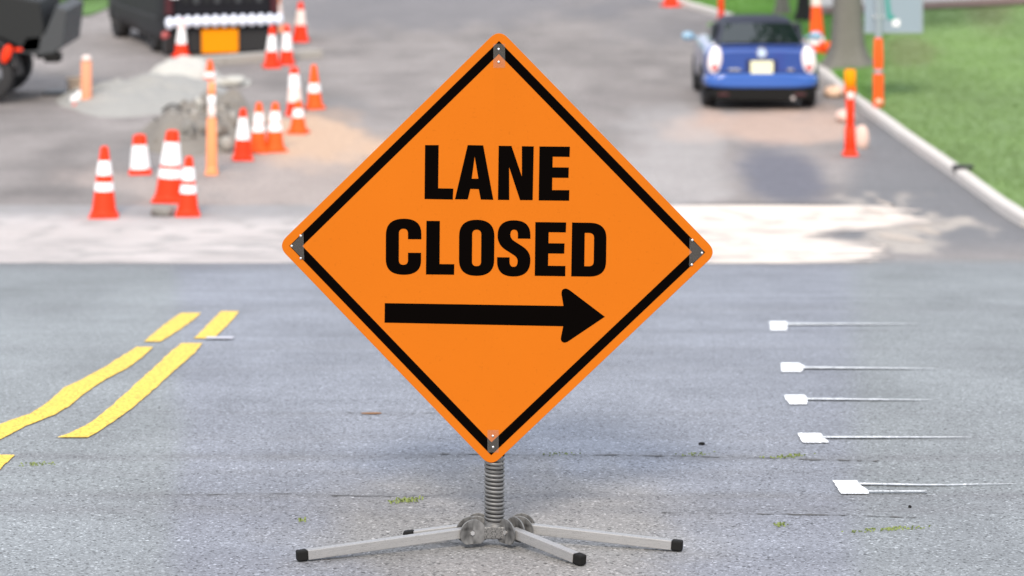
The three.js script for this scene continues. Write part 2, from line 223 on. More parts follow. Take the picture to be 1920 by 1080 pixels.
{
  const rows = [...range(-30, 20, 5), ...range(20.5, 84, 0.5), 100, 130];
  struct('lawn', grid(rows.map((Z) => [0.16, 0.3, ...range(0.6, 9, 0.4), 12, 16, 24, 40].map((d) => { const X = kx(Z) + d; return { p: [X, lawnY(X, Z) + (d > 0.2 ? 0.02 * (fbm(X * 2, Z * 2, 2) - 0.5) : -0.02), -Z], uv: [X, Z], c: lawnTone(X, Z) }; }))), M.ground);
  // grass blades
  const bl = []; for (let i = 0; i < 6; i++) { const a = rnd() * 6.3, r = rnd() * 0.035, h = rr(0.03, 0.06), w = 0.005, dx = Math.cos(a), dz = Math.sin(a), lx = rr(-0.03, 0.03), lz = rr(-0.03, 0.03); const q = new THREE.BufferGeometry(); q.setAttribute('position', new THREE.Float32BufferAttribute([dx * r - dz * w, 0, dz * r + dx * w, dx * r + dz * w, 0, dz * r - dx * w, dx * r + lx, h, dz * r + lz], 3)); q.computeVertexNormals(); bl.push(q); }
  const tuft = merge(bl), N = 70000, im = new THREE.InstancedMesh(tuft, M.blade, N), mt = new THREE.Matrix4(), q = new THREE.Quaternion(), up = new THREE.Vector3(0, 1, 0), col = new THREE.Color();
  for (let i = 0; i < N; i++) { const Z = rr(32, 72), X = kx(Z) + 0.17 + 7.5 * rnd() ** 1.15, s = rr(0.5, 1.0) * (rnd() < 0.02 ? 1.6 : 1); mt.compose(new THREE.Vector3(X, lawnY(X, Z) - 0.005, -Z), q.setFromAxisAngle(up, rnd() * 6.3), new THREE.Vector3(s, s, s)); im.setMatrixAt(i, mt); const c = lawnTone(X, Z), v = rr(0.85, 1.15); im.setColorAt(i, col.setRGB(c[0] * v / 0.2, c[1] * v / 0.34, c[2] * v / 0.10)); }
  im.name = 'grass'; im.userData = { label: 'short mown green grass on the verge right of the kerb', category: 'grass', kind: 'stuff' }; im.castShadow = im.receiveShadow = true; scene.add(im);
  // pale path crossing the far lawn with a strip of bare soil
  const path = (name, y0, y1, c, lift) => struct(name, grid(range(zAt(y1, 0.2), zAt(y0, 0.2), 0.5).map((Z) => [1540, 1580, 1640, 1760, 1960].map((px) => { const X = (px - 960) * Z / F; return { p: [X, lawnY(X, Z) + lift, -Z], c }; }))), M.concrete);
  path('path', -14, 17, [0.52, 0.5, 0.47], 0.05); path('soil_edge', 17.5, 28, [0.17, 0.105, 0.08], 0.045);
  // grass beyond the left-hand parking area
  const lg = range(64.5, 110, 1.5); struct('verge', grid(lg.map((Z) => range(0, 1, 0.08).map((t) => { const X = mix(-27, -8.15 - (Z - 64.5) * 0.02 - 1.4 * (fbm(Z * 0.6, 2, 2)) * 0.5, t); return { p: [X, g(Z) + 0.03 + 0.05 * (1 - t), -Z], uv: [X, Z], c: [0.09, 0.19, 0.035].map((v) => v * (0.7 + 0.6 * fbm(X * 2, Z * 2, 3))) }; }))), M.ground);
}

// ---------------------------------------------------------------- painted markings
function painted(name, edges, mat, label, lift = 0.006, kind) { // edges: [py, xLeft, xRight] (rows refined between)
  const rows = [];
  for (let i = 1; i < edges.length; i++) { const [y0, a0, b0] = edges[i - 1], [y1, a1, b1] = edges[i], n = Math.max(2, Math.round(Math.abs(y1 - y0) / 3)); for (let k = i > 1 ? 1 : 0; k <= n; k++) { const t = k / n, y = mix(y0, y1, t), e = 1.2; rows.push([0, 0.33, 0.67, 1].map((u) => { const q = at(mix(mix(a0, a1, t), mix(b0, b1, t), u) + (u === 0 || u === 1 ? (fbm(y / 4, u * 9 + a0, 2) - 0.5) * 3 * e : 0), y); return { p: [q.x, q.y + lift, q.z], uv: [q.x, q.Z] }; })); } }
  const m = part(numbered(name), grid(rows), mat, scene); m.userData = { kind: 'structure', label }; return m;
}
painted('yellow_line', [[588, 340, 377], [602, 318, 361], [620, 296, 336], [633, 280, 317], [642, 270, 300]], M.yellow, 'left yellow centre line, far piece');
painted('yellow_line', [[652, 256, 286], [670, 228, 268], [692, 192, 238], [712, 156, 199], [728, 120, 175], [745, 102, 152], [762, 82, 132], [778, 55, 105], [790, 20, 76], [800, -8, 50], [830, -80, -8]], M.yellow, 'left yellow centre line, near piece');
painted('yellow_line', [[585, 415, 449], [600, 399, 437], [618, 382, 419], [636, 364, 400]], M.yellow, 'right yellow centre line, far piece');
painted('yellow_line', [[645, 341, 379], [662, 319, 366], [680, 300, 346], [705, 273, 318], [735, 240, 285], [765, 207, 250], [790, 176, 216], [806, 148, 192], [816, 126, 176], [822, 106, 164]], M.yellow, 'right yellow centre line, near piece');
painted('yellow_line', [[855, -70, 28], [868, -90, 14], [884, -110, -2]], M.yellow, 'yellow line piece at the left edge');
const bars = [[[604, 1443, 1475], [621, 1445, 1476], [607, 612, 1474, 1722, 0]], [[682, 1463, 1498], [690, 1464, 1510], [699, 1466, 1503], [689, 694, 1505, 1757, 2]], [[742, 1470, 1508], [751, 1474, 1514], [760, 1480, 1512], [748, 753, 1510, 1748, 2]], [[814, 1496, 1538], [823, 1500, 1546], [832, 1505, 1554], [820, 825, 1540, 1822, 0]], [[903, 1561, 1607], [914, 1568, 1617], [920, 1572, 1627], [928, 1578, 1629], [908, 912, 1610, 1905, 3]]];
bars.forEach((b) => {
  painted('white_bar', b.slice(0, -1), M.bar, 'short white painted bar at the right of the road');
  const [y0, y1, xa, xb, dy] = b[b.length - 1], rows = [];
  for (let i = 0; i <= 60; i++) { const t = i / 60, x = mix(xa, xb, t), hh = (y1 - y0) / 2 * (1 - t) ** 1.0 * (0.42 + 0.5 * fbm(i * 0.3, y0, 2)) + 0.2, yc = (y0 + y1) / 2 + dy * t + (y0 > 900 ? 2.5 * Math.sin(t * 5) * t : 0); rows.push([-hh, hh].map((o) => { const q = at(x, yc + o); return { p: [q.x, q.y + 0.009, q.z], uv: [q.x, q.Z] }; })); }
  const m = part(numbered('white_line'), grid(rows), M.worn, scene); m.userData = { kind: 'structure', label: 'thin worn white line running right from a painted bar' };
});
painted('white_line', [[924.6, 1626, 1738], [926.6, 1628, 1739]], M.worn, 'second thin white line beside the nearest bar', 0.012);
painted('white_line', [[634, 388, 440], [638, 384, 436]], std([0.5, 0.5, 0.56], 0.8), 'faint white cross mark beside the yellow line', 0.011);

// cracks with weeds
function crack(pts, w) { const rows = [], c = new THREE.CatmullRomCurve3(pts.map(([x, y]) => new THREE.Vector3(x, y, 0))); for (let i = 0; i <= 120; i++) { const p = c.getPoint(i / 120), hw = w * (0.05 + 1.3 * Math.max(0, fbm(i * 0.33, pts[0][0], 3) - 0.42)), yy = p.y + 3 * (fbm(i * 0.19, pts[0][1], 3) - 0.5); rows.push([-hw, hw].map((o) => { const q = at(p.x, yy + o); return { p: [q.x, q.y + 0.003, q.z] }; })); } struct('pavement_crack', grid(rows), M.crack); }
crack([[815, 852], [960, 853], [1200, 855], [1400, 859], [1560, 863], [1650, 865]], 2.4);
crack([[1240, 962], [1400, 964], [1560, 966], [1720, 972]], 1.6);
crack([[640, 774], [720, 776], [800, 775], [860, 778]], 1.1);
crack([[340, 929], [520, 926], [700, 931], [850, 930]], 1.2);
function weeds(cx, cy, w, n, hgt, label, mat = M.weed) {
  const o = at(cx, cy), list = [];
  for (let i = 0; i < n; i++) { const u = rr(-1, 1) * Math.abs(rr(0.2, 1)), q = at(cx + u * w / 2, cy - u * w * 0.03 + rr(-3, 3)), a = rnd() * 6.3, h = hgt * rr(0.5, 1.3), lx = Math.cos(a) * h * rr(0.6, 1.6), lz = Math.sin(a) * h; const b = [q.x - o.x, q.y - o.y + 0.002, q.z - o.z], k = 0.0035; const gq = new THREE.BufferGeometry(); gq.setAttribute('position', new THREE.Float32BufferAttribute([b[0] - k, b[1], b[2], b[0] + k, b[1], b[2], b[0] + lx * 0.5 + k, b[1] + h, b[2] + lz * 0.5, b[0] + lx * 0.5 - k, b[1] + h, b[2] + lz * 0.5, b[0] + lx, b[1] + h * 0.8, b[2] + lz], 3)); gq.setIndex([0, 1, 2, 0, 2, 3, 3, 2, 4]); gq.computeVertexNormals(); list.push(gq); }
  const wm = one('weed_tuft', merge(list), mat, label, 'weed'); wm.position.set(o.x, o.y, o.z); if (w > 60) wm.userData.kind = 'stuff';
}
weeds(762, 941, 80, 46, 0.012, 'slanting green weed sprig on the asphalt left of the spring');
weeds(566, 977, 20, 12, 0.01, 'tiny weed tuft left of the sign stand');
weeds(1462, 986, 30, 20, 0.01, 'small round weed tuft right of the sign stand');
weeds(1665, 994, 180, 80, 0.007, 'long low streak of weeds at the lower right');
weeds(66, 872, 90, 40, 0.006, 'thin dry weeds beside the yellow line at the left edge');
weeds(1480, 857, 120, 46, 0.008, 'weeds growing in the long crack right of the sign');
weeds(1310, 853, 90, 26, 0.006, 'sparse weeds in the crack nearest the sign tip');
weeds(1050, 853, 110, 20, 0.006, 'faint weeds in the crack just behind the spring');
{ const q = at(697, 777); one('dry_leaf', merge([lump(0.05, 1, 0.1, 0.22, 0.3, 2, 3)]), M.dead, 'curled brown dry leaf on the asphalt left of the sign', 'leaf').position.set(q.x, q.y + 0.006, q.z); }
{ const q = at(1706, 952); one('pebble', lump(0.008, 1, 0.8, 1, 0.2, 1, 5), M.rubber, 'tiny black pebble below the nearest white bar', 'pebble').position.set(q.x, q.y + 0.005, q.z); }
{ const q = at(1316, 834); one('pebble', lump(0.014, 1.2, 0.6, 1, 0.2, 1, 8), M.rubber, 'small dark pebble right of the sign, above the crack', 'pebble').position.set(q.x, q.y + 0.005, q.z); }

// ---------------------------------------------------------------- the sign
{
  const B = at(927, 1024), Zs = B.Z - 0.045, k = Zs / F, t = thing('road_sign', 'large orange diamond LANE CLOSED sign with black arrow on a sprung folding stand', 'road sign', [B.x, B.y, B.z]);
  const sx = (px) => (px - 960) * k - B.x, sy = (py) => CAMH - (py - HOR) * k - B.y, V = (p) => new THREE.Vector2(sx(p[0]), sy(p[1]));
  const z0 = 0.045, ex = (sh, d, z, bev = 0) => new THREE.ExtrudeGeometry(sh, { depth: d, bevelEnabled: bev > 0, bevelSize: bev, bevelThickness: bev, bevelSegments: 2, curveSegments: 10 }).translate(0, 0, z);
  const T = [936, 55], R = [1344, 473.3], Bt = [920.5, 875], L = [521, 460.5], C = [930, 466];
  const toward = (a, b, d) => { const l = Math.hypot(b[0] - a[0], b[1] - a[1]); return [a[0] + (b[0] - a[0]) * d / l, a[1] + (b[1] - a[1]) * d / l]; };
  const dia = (pts, r) => { const s = new THREE.Shape(); pts.forEach((p, i) => { const pr = pts[(i + 3) % 4], nx = pts[(i + 1) % 4], a = V(toward(p, pr, r)), b = V(toward(p, nx, r)), c = V(p); i ? s.lineTo(a.x, a.y) : s.moveTo(a.x, a.y); s.quadraticCurveTo(c.x, c.y, b.x, b.y); }); s.closePath(); return s; };
  const shrink = (f) => [T, R, Bt, L].map((p) => [C[0] + (p[0] - C[0]) * f, C[1] + (p[1] - C[1]) * f]);
  const panel = part('panel', ex(dia([T, R, Bt, L], 23), 0.005, z0 - 0.006, 0.0012), M.signOrange, t);
  // back of the board: cross braces and mast
  part('mast', [box(0.03, 1.25, 0.02, sx(934), sy(866) + 0.60, z0 - 0.03, 0.004), box(0.034, 0.2, 0.05, sx(927), sy(866) + 0.02, z0 - 0.045, 0.004)], M.alu, t);
  const bo = shrink(0.947), bi = shrink(0.888), border = new THREE.Shape(bo.map(V)); border.holes.push(new THREE.Path(bi.map(V)));
  part('border', ex(border, 0.0012, z0 + 0.0004), M.signBlack, panel);
  const path = (cmds, cl = THREE.Shape) => { const s = new cl(); cmds.forEach((c) => { if (c.length === 2) { const v = V(c); s.curves.length || s._started ? s.lineTo(v.x, v.y) : (s.moveTo(v.x, v.y), s._started = true); } else { const a = V([c[0], c[1]]), b = V([c[2], c[3]]); s.quadraticCurveTo(a.x, a.y, b.x, b.y); } }); s.closePath(); return s; };
  const letter = (cmds, holes = []) => { const s = path(cmds); for (const h of holes) s.holes.push(path(h, THREE.Path)); part('letter', ex(s, 0.0012, z0 + 0.0004), M.signBlack, panel); };
  letter([[797, 272], [822.5, 272], [821.6, 353], [850, 353.5], [849, 374], [796, 373]]);                                                              // L
  letter([[877, 272], [906, 272.5], [925, 374.5], [901.5, 374], [897.6, 354.5], [882, 354], [877, 373.7], [853, 373.4]], [[[884.5, 335], [897, 335], [890, 293.5]]]); // A
  letter([[935, 273.3], [959, 273.5], [978.5, 331], [978.5, 274], [1000.8, 274.4], [998.8, 375.2], [975, 375], [954.6, 313], [954.8, 374.8], [933.6, 374.6]]);    // N
  letter([[1011.5, 274.5], [1068.6, 275], [1068, 294], [1036.4, 293.6], [1036, 313.7], [1066.5, 314], [1066, 333.4], [1035.6, 333.1], [1035.2, 356.3], [1067.5, 356.5], [1067, 376.2], [1010, 375.6]]); // E
  letter([[790, 448.5], [790, 438], [790, 410, 757, 410], [723.5, 410, 723.5, 441], [723.3, 486], [723.3, 515, 757, 515], [789.5, 515, 789.5, 488], [789.5, 474], [765, 473.8], [765, 487], [765, 496.5, 756.5, 496.5], [747.8, 496.5, 747.8, 487], [748, 438], [748, 428.7, 756.5, 428.7], [765, 428.7, 765, 438], [765, 448.3]]); // C
  letter([[799.6, 414], [824.8, 414.3], [824.2, 495], [851.8, 495.3], [851.5, 515], [798.6, 514.4]]);                                                   // L
  letter([[893.7, 412], [927, 412, 927, 443], [926.6, 487], [926.6, 517, 893.4, 517], [860.6, 517, 860.6, 487], [860.8, 443], [860.8, 412, 893.7, 412]], [[[893.7, 430.5], [885.4, 430.5, 885.4, 440], [885, 490], [885, 499, 893.5, 499], [902, 499, 902, 490], [902.4, 440], [902.4, 430.5, 893.7, 430.5]]]); // O
  letter([[994.5, 447.5], [994.5, 441], [994.5, 413, 963.5, 413], [933, 413, 933, 442], [933, 459, 949, 469], [964, 478.5], [970.5, 483, 970.5, 489.5], [970.5, 500.3, 963, 500.3], [955.5, 500.3, 955.5, 490], [955.5, 482.5], [932, 482.2], [932, 490], [932, 518.3, 963, 518.3], [994.5, 518.3, 994.5, 487], [994.5, 471, 979, 461.5], [963.5, 451.5], [957, 447, 957, 440], [957, 430.5, 964, 430.5], [971, 430.5, 971, 440], [971, 447.2]]); // S
  letter([[1003.8, 416.3], [1061.6, 417], [1061, 435.6], [1028.8, 435.2], [1028.4, 456], [1058.5, 456.3], [1058, 475.4], [1028, 475], [1027.6, 498.2], [1060.2, 498.6], [1059.8, 517.8], [1002.6, 517]]); // E
  letter([[1072.6, 417.2], [1106, 417.6], [1137.3, 418, 1137, 447], [1136.4, 490], [1136, 518.6, 1105, 518.4], [1071, 518]], [[[1096.4, 436.4], [1104, 436.5], [1114, 436.8, 1113.8, 446], [1113.2, 490], [1113, 499.3, 1103.6, 499.2], [1095.6, 499]]]); // D
  part('arrow', ex(path([[721.5, 568.3], [1056.5, 573.6], [1053, 553], [1051.6, 541.6, 1060, 541], [1064, 541, 1070, 545.4], [1134, 593.8], [1066, 639.5], [1058, 644.6, 1053.4, 640], [1050.6, 637, 1052, 631], [1056, 611.6], [721, 604.8]]), 0.0012, z0 + 0.0004), M.signBlack, panel);
  // clear corner plates and rivets
  const pads = [[[925, 82], [947, 82], [947, 127], [925, 127]], [[914, 806], [935, 806], [935, 848], [914, 848]], [[547, 458], [569, 436], [570.5, 488], [547, 464]], [[1319, 470], [1293, 445], [1292, 500], [1319, 476]]];
  pads.forEach((p) => part('corner_plate', ex(new THREE.Shape(p.map(V)), 0.0015, z0 + 0.0022), M.pad, t));
  [[935, 92], [935, 116], [924, 817], [924.5, 838], [547, 461], [564, 442], [564, 484], [1316, 474], [1298, 450], [1297, 496]].forEach(([x, y]) => part('rivet', new THREE.SphereGeometry(0.0052, 10, 6).scale(1, 1, 0.5).translate(sx(x), sy(y), z0 + 0.004), M.rivet, t));
  // spring
  const y0 = sy(986), y1 = sy(858), turns = 17, pts = []; for (let i = 0; i <= turns * 24; i++) { const a = i / 24 * Math.PI * 2; pts.push([Math.cos(a) * 0.0352, mix(y0, y1, i / (turns * 24)), Math.sin(a) * 0.0352]); }
  part('spring', [tube(pts, 0.0068, turns * 30, 8), cyl(0.026, 0.026, y1 - y0, 0, (y0 + y1) / 2, 0)], M.zinc, t);
  // hub: block, collar, hinge plates
  const zb = 0.0; part('hub', [box(0.085, 0.05, 0.085, 0, sy(1000), zb, 0.006), cyl(0.043, 0.046, 0.012, 0, sy(987), 0), box(0.13, 0.02, 0.05, 0, sy(1018) + 0.02, 0, 0.004)], M.zinc, t);
  const half = new THREE.Shape(); half.moveTo(-0.03, 0); half.lineTo(0.03, 0); half.quadraticCurveTo(0.054, 0.012, 0.054, 0.042); half.absarc(0, 0.042, 0.054, 0, Math.PI, false); half.quadraticCurveTo(-0.054, 0.012, -0.03, 0);
  const feet = [[[876, 1017, 0.03], [556, 1053]], [[962, 1017, 0.03], [1094, 1062]], [[985, 1014, -0.04], [1280, 1034]], [[890, 1011, -0.045], [757, 1016]]];
  feet.forEach(([h, f], i) => {
    const q = at(...f), foot = [q.x - B.x, q.y - B.y + 0.0225, q.z - B.z];
    const a0 = [sx(h[0]), 0.064, h[2]], dir = new THREE.Vector3(foot[0] - a0[0], foot[1] - a0[1], foot[2] - a0[2]), Ln = dir.length(); dir.normalize();
    const cap = new THREE.Vector3(...foot).addScaledVector(dir, -0.044).toArray();
    const leg = part('leg', bar(a0, cap, 0.036, 0.038, 0.003), M.alu, t);
    part('foot_cap', bar(cap, foot, 0.040, 0.042, 0.008), M.rubber, leg);
    const yaw = Math.atan2(dir.x, dir.z), bx = a0[0], bz = a0[2];
    for (const s of [-1, 1]) { const pl = ex(half, 0.005, s * 0.027 - 0.0025, 0.001).rotateY(yaw + Math.PI / 2).translate(bx * 0.86, 0.022, bz * 0.86); part('hinge_plate', pl, M.zinc, t); }
    part('hinge_bolt', cyl(0.009, 0.009, 0.075, 0, 0, 0, 'z', 6).rotateY(yaw + Math.PI / 2).translate(bx * 0.9, 0.066, bz * 0.9), M.rivet, t);
  });
}

// ---------------------------------------------------------------- cones
function makeCone(name, label, p, hPx, wPx, o = {}, group = 'traffic cones along the work area') {
  const m = p.m, h = hPx * m, w = wPx * m, t = thing(name, label, 'traffic cone', [p.x, p.y, p.z], (o.turn ?? rr(-0.5, 0.5)), group);
  t.rotation.z = o.lean ?? rr(-0.022, 0.022);
  const body = o.mat || M.cone, r0 = w * 0.43, r1 = Math.min(0.042, w * 0.14) * (o.fat || 1), rad = (y) => mix(r0, r1, (y - 0.03) / (h - 0.03));
  part('base', [box(w * 0.97, 0.026, w * 0.97, 0, 0.014, 0, 0.01), box(w * 0.9, 0.016, w * 0.9, 0, 0.034, 0, 0.006)], o.baseMat || body, t);
  part('cone_body', lathe([[r0 * 1.12, 0.042], [r0 * 1.02, 0.06], [rad(0.1), 0.1], [rad(h * 0.5), h * 0.5], [rad(h - 0.02), h - 0.02], [r1 * 0.8, h - 0.004], [r1 * 0.55, h], [r1 * 0.5, h - 0.03]]), body, t);
  for (const [a, b, mm] of o.bands || [[0.42, 0.62], [0.70, 0.84]]) part('reflective_collar', lathe([[rad(a * h) + 0.001, a * h], [rad(a * h) + 0.004, a * h + 0.004], [rad(b * h) + 0.004, b * h - 0.004], [rad(b * h) + 0.001, b * h]]), mm || M.band, t);
  return t;
}
const tall = [[0.36, 0.86]], single = [[0.40, 0.62]], C1 = [[0.36, 0.50], [0.60, 0.80]];
makeCone('traffic_cone', 'tall red orange cone with two white collars, leftmost of the near cones', at(195, 408), 134, 56, { bands: [[0.38, 0.5], [0.6, 0.8]], turn: 0.05 });
makeCone('traffic_cone', 'cone almost wholly wrapped in white below a dull orange tip', at(263, 326), 74, 44, { bands: [[0.12, 0.74]], fat: 1.9, turn: 0.1 });
makeCone('traffic_cone', 'widest red cone with a large white upper collar, behind the grey stone', at(317, 378), 134, 64, { bands: [[0.34, 0.47], [0.52, 0.84]], fat: 1.7, turn: 0.0, lean: -0.05 });
makeCone('traffic_cone', 'red cone with two white collars standing right beside the grey stone', at(352, 405), 112, 48, { bands: [[0.39, 0.53], [0.60, 0.82]], turn: 0.1 });
makeCone('traffic_cone', 'red cone with one tall white collar at the foot of the rubble heap', at(455, 300), 97, 40, { bands: [[0.40, 0.82]] });
makeCone('traffic_cone', 'orange cone half hidden between the two cones by the rubble heap', at(484, 286), 94, 38, { mat: M.coneOrange, bands: [[0.42, 0.56], [0.58, 0.80]] });
makeCone('traffic_cone', 'orange cone with split white collar, right of the rubble heap trio', at(515, 284), 92, 42, { mat: M.coneOrange, bands: [[0.42, 0.58], [0.61, 0.82]] });
makeCone('traffic_cone', 'short orange cone in front of a white collared cone, beside the tan dust', at(559, 250), 62, 38, { mat: M.coneOrange, bands: [[0.5, 0.75]] });
makeCone('traffic_cone', 'cone mostly white with faded red tip, just behind a shorter orange one', at(553, 216), 90, 36, { bands: [[0.28, 0.55, M.bandOld], [0.56, 0.86]], fat: 1.5 });
makeCone('traffic_cone', 'orange cone with a single white collar, nearest the diamond sign', at(590, 204), 83, 36, { mat: M.coneOrange, bands: [[0.38, 0.58]] });
makeCone('traffic_cone', 'left one of two cones touching in front of the pale slab', at(509, 127), 79, 32, { bands: [[0.40, 0.78]] });
makeCone('traffic_cone', 'right one of two cones touching in front of the pale slab', at(537, 121), 75, 32, { bands: [[0.36, 0.80]] });
makeCone('traffic_cone', 'red cone with faded white collar beyond the end of the slab', at(563, 78), 75, 34, { bands: [[0.42, 0.8, M.bandOld]] });
makeCone('traffic_cone', 'red cone with pale collar standing before the black truck bumper', at(340, 107), 70, 30, { bands: [[0.36, 0.78], [0.8, 0.98, M.bandOld]] });
makeCone('traffic_cone', 'pale pink faded cone at the right rear corner of the black truck', at(522, 60), 66, 26, { mat: M.salmon, bands: [[0.3, 0.8, M.bandOld]] });
makeCone('traffic_cone', 'cone showing only its orange tip behind the pale sand pile', at(394, 158), 46, 28, { mat: M.coneOrange, bands: [[0.3, 0.5]] });
makeCone('traffic_cone', 'lone red cone at the far kerb at the top of the view', at(1258, 12), 66, 32, { bands: [[0.4, 0.7]] });
{ // cones on the verge behind the car
  const lawnAt = (px, py) => { let Z = zAt(py, 0.15); for (let i = 0; i < 4; i++) Z = zAt(py, lawnY((px - 960) * Z / F, Z) - g(Z)); const X = (px - 960) * Z / F; return { x: X, y: lawnY(X, Z) - 0.01, z: -Z, Z, m: Z / F }; };
  globalThis.lawnAt = lawnAt;
  makeCone('traffic_cone', 'tall orange cone with pink top on the verge behind the blue car', lawnAt(1532, 98), 118, 36, { mat: M.coneOrange, bands: [[0.14, 0.26], [0.75, 0.98, M.bandOld]], fat: 1.6, turn: 0 });
  const q = lawnAt(1540, 101), t = thing('traffic_cone', 'orange cone tipped over on the grass behind the blue car', 'traffic cone', [q.x, q.y + 0.11, q.z], 0, 'traffic cones along the work area');
  const inner = new THREE.Matrix4().makeRotationZ(-1.33);
  part('base', box(0.24, 0.035, 0.24, 0, 0.018, 0, 0.01).applyMatrix4(inner), M.cone, t); part('cone_body', lathe([[0.1, 0.035], [0.085, 0.08], [0.05, 0.3], [0.055, 0.32], [0.05, 0.36], [0.001, 0.37]]).applyMatrix4(inner), M.coneOrange, t);
}
const lawnAt = globalThis.lawnAt;

// delineator posts
function post(label, p, hPx, segs, baseW, baseMat, r = 0.045, flat = 0.5) { // segs: [from, to, material, widthFactor]
  const h = hPx * p.m, t = thing('delineator_post', label, 'delineator post', [p.x, p.y, p.z], 0, 'delineator posts');
  if (baseW) part('base', [box(baseW, 0.04, baseW, 0, 0.02, 0, 0.014), lathe([[baseW * 0.42, 0.04], [r * 1.5, 0.07], [r * 1.05, 0.1]])], baseMat, t);
  for (const [a, b, mt, f = 1, f2 = f] of segs) { const q = lathe([[0.001, a * h], [r * f, a * h + 0.004], [r * mix(f, f2, 0.5), (a + b) / 2 * h], [r * f2, b * h - 0.004], [0.001, b * h]], 20).scale(1, 1, flat + 0.3); part(mt === M.band || mt === M.bandOld ? 'reflective_band' : 'tube', q, mt, t); }
  return t;
}
post('pale orange post with a white band between the rubble heap and the cones', at(397, 328), 174, [[0, 0.62, M.peach, 1.35, 1.15], [0.62, 0.74, M.bandOld, 0.95], [0.74, 0.86, M.band, 0.95], [0.86, 1, M.peach, 1.0, 0.8]], 0.16, M.peach, 0.052);
{ const t = post('bright orange flattened post with amber top on the road by the right kerb', at(1594, 292), 162, [[0.04, 0.34, M.cone, 1.5, 1.25], [0.34, 0.68, M.cone, 0.95, 1.1], [0.68, 0.8, M.coneOrange, 1.35, 1.5], [0.8, 1, M.amber, 1.5, 1.35]], 0.2, M.cone, 0.052); part('reflector', new THREE.SphereGeometry(0.05, 14, 10).scale(1, 1, 0.5).translate(0, 0.78, 0.06), M.bandOld, t); }
post('slim red orange post on the far kerb left of the blue car', at(1352, 42), 62, [[0.02, 1, M.cone, 1, 0.9]], 0.14, M.cone, 0.06);
{ const q = at(1615, 278); one('sandbag', lump(0.17, 0.62, 1.05, 0.5, 0.16, 3, 4).translate(0, 0.13, 0), M.poly, 'pale pink sandbag slumped against the orange post by the kerb', 'sandbag').position.set(q.x, q.y, q.z); }
{ const q = at(1575, 182); one('sandbag', lump(0.2, 0.7, 0.5, 1.2, 0.14, 3, 2).translate(0, 0.08, 0), M.tan, 'flat tan sandbag on the road edge behind the blue car', 'sandbag').position.set(q.x - 0.1, q.y, q.z); }
{ const q = at(1585, 228); one('sandbag', lump(0.19, 0.75, 0.55, 1.3, 0.14, 3, 6).translate(0, 0.08, 0), M.poly, 'long peach sandbag on the road edge just behind the amber topped post', 'sandbag').position.set(q.x, q.y, q.z); }
{ // salmon post with crate and white bundle at the left
  post('salmon coloured post with pale tip on a red foot at the far left', at(162, 201), 97, [[0.02, 0.9, M.salmon, 1.15, 1.05], [0.9, 1, M.bandOld, 1.05, 0.7]], 0.0, M.cone, 0.075);
  const q = at(143, 178), t = thing('wooden_crate', 'small pale wooden crate left of the salmon post', 'crate', [q.x, q.y, q.z], 0.25);
  for (let i = 0; i < 3; i++) part('slat', box(0.25, 0.075, 0.22, 0, 0.05 + i * 0.085, 0, 0.01), M.crate, t); part('lid', box(0.27, 0.02, 0.24, 0.01, 0.265, 0, 0.006).rotateZ(0.12), M.crate, t);
  const b = at(149, 199); one('white_bundle', merge([lump(0.1, 0.9, 0.95, 0.8, 0.18, 3, 9).translate(0.01, 0.13, 0), lump(0.06, 0.8, 1, 0.8, 0.2, 2, 4).translate(-0.09, 0.1, 0)]), M.band, 'crumpled white plastic bundle at the foot of the salmon post', 'plastic bundle').position.set(b.x, b.y, b.z);
  const r = at(154, 202); one('foot_block', box(0.26, 0.07, 0.16, 0, 0.035, 0, 0.02), M.cone, 'low red plastic foot block under the salmon post', 'foot block').position.set(r.x, r.y, r.z);
  const d = at(108, 176); one('steel_plate', box(0.36, 0.05, 0.5, 0, 0.025, 0, 0.01), std([0.03, 0.033, 0.036], 0.5), 'dark steel plate lying on the ground left of the crate', 'steel plate').position.set(d.x, d.y, d.z);
}

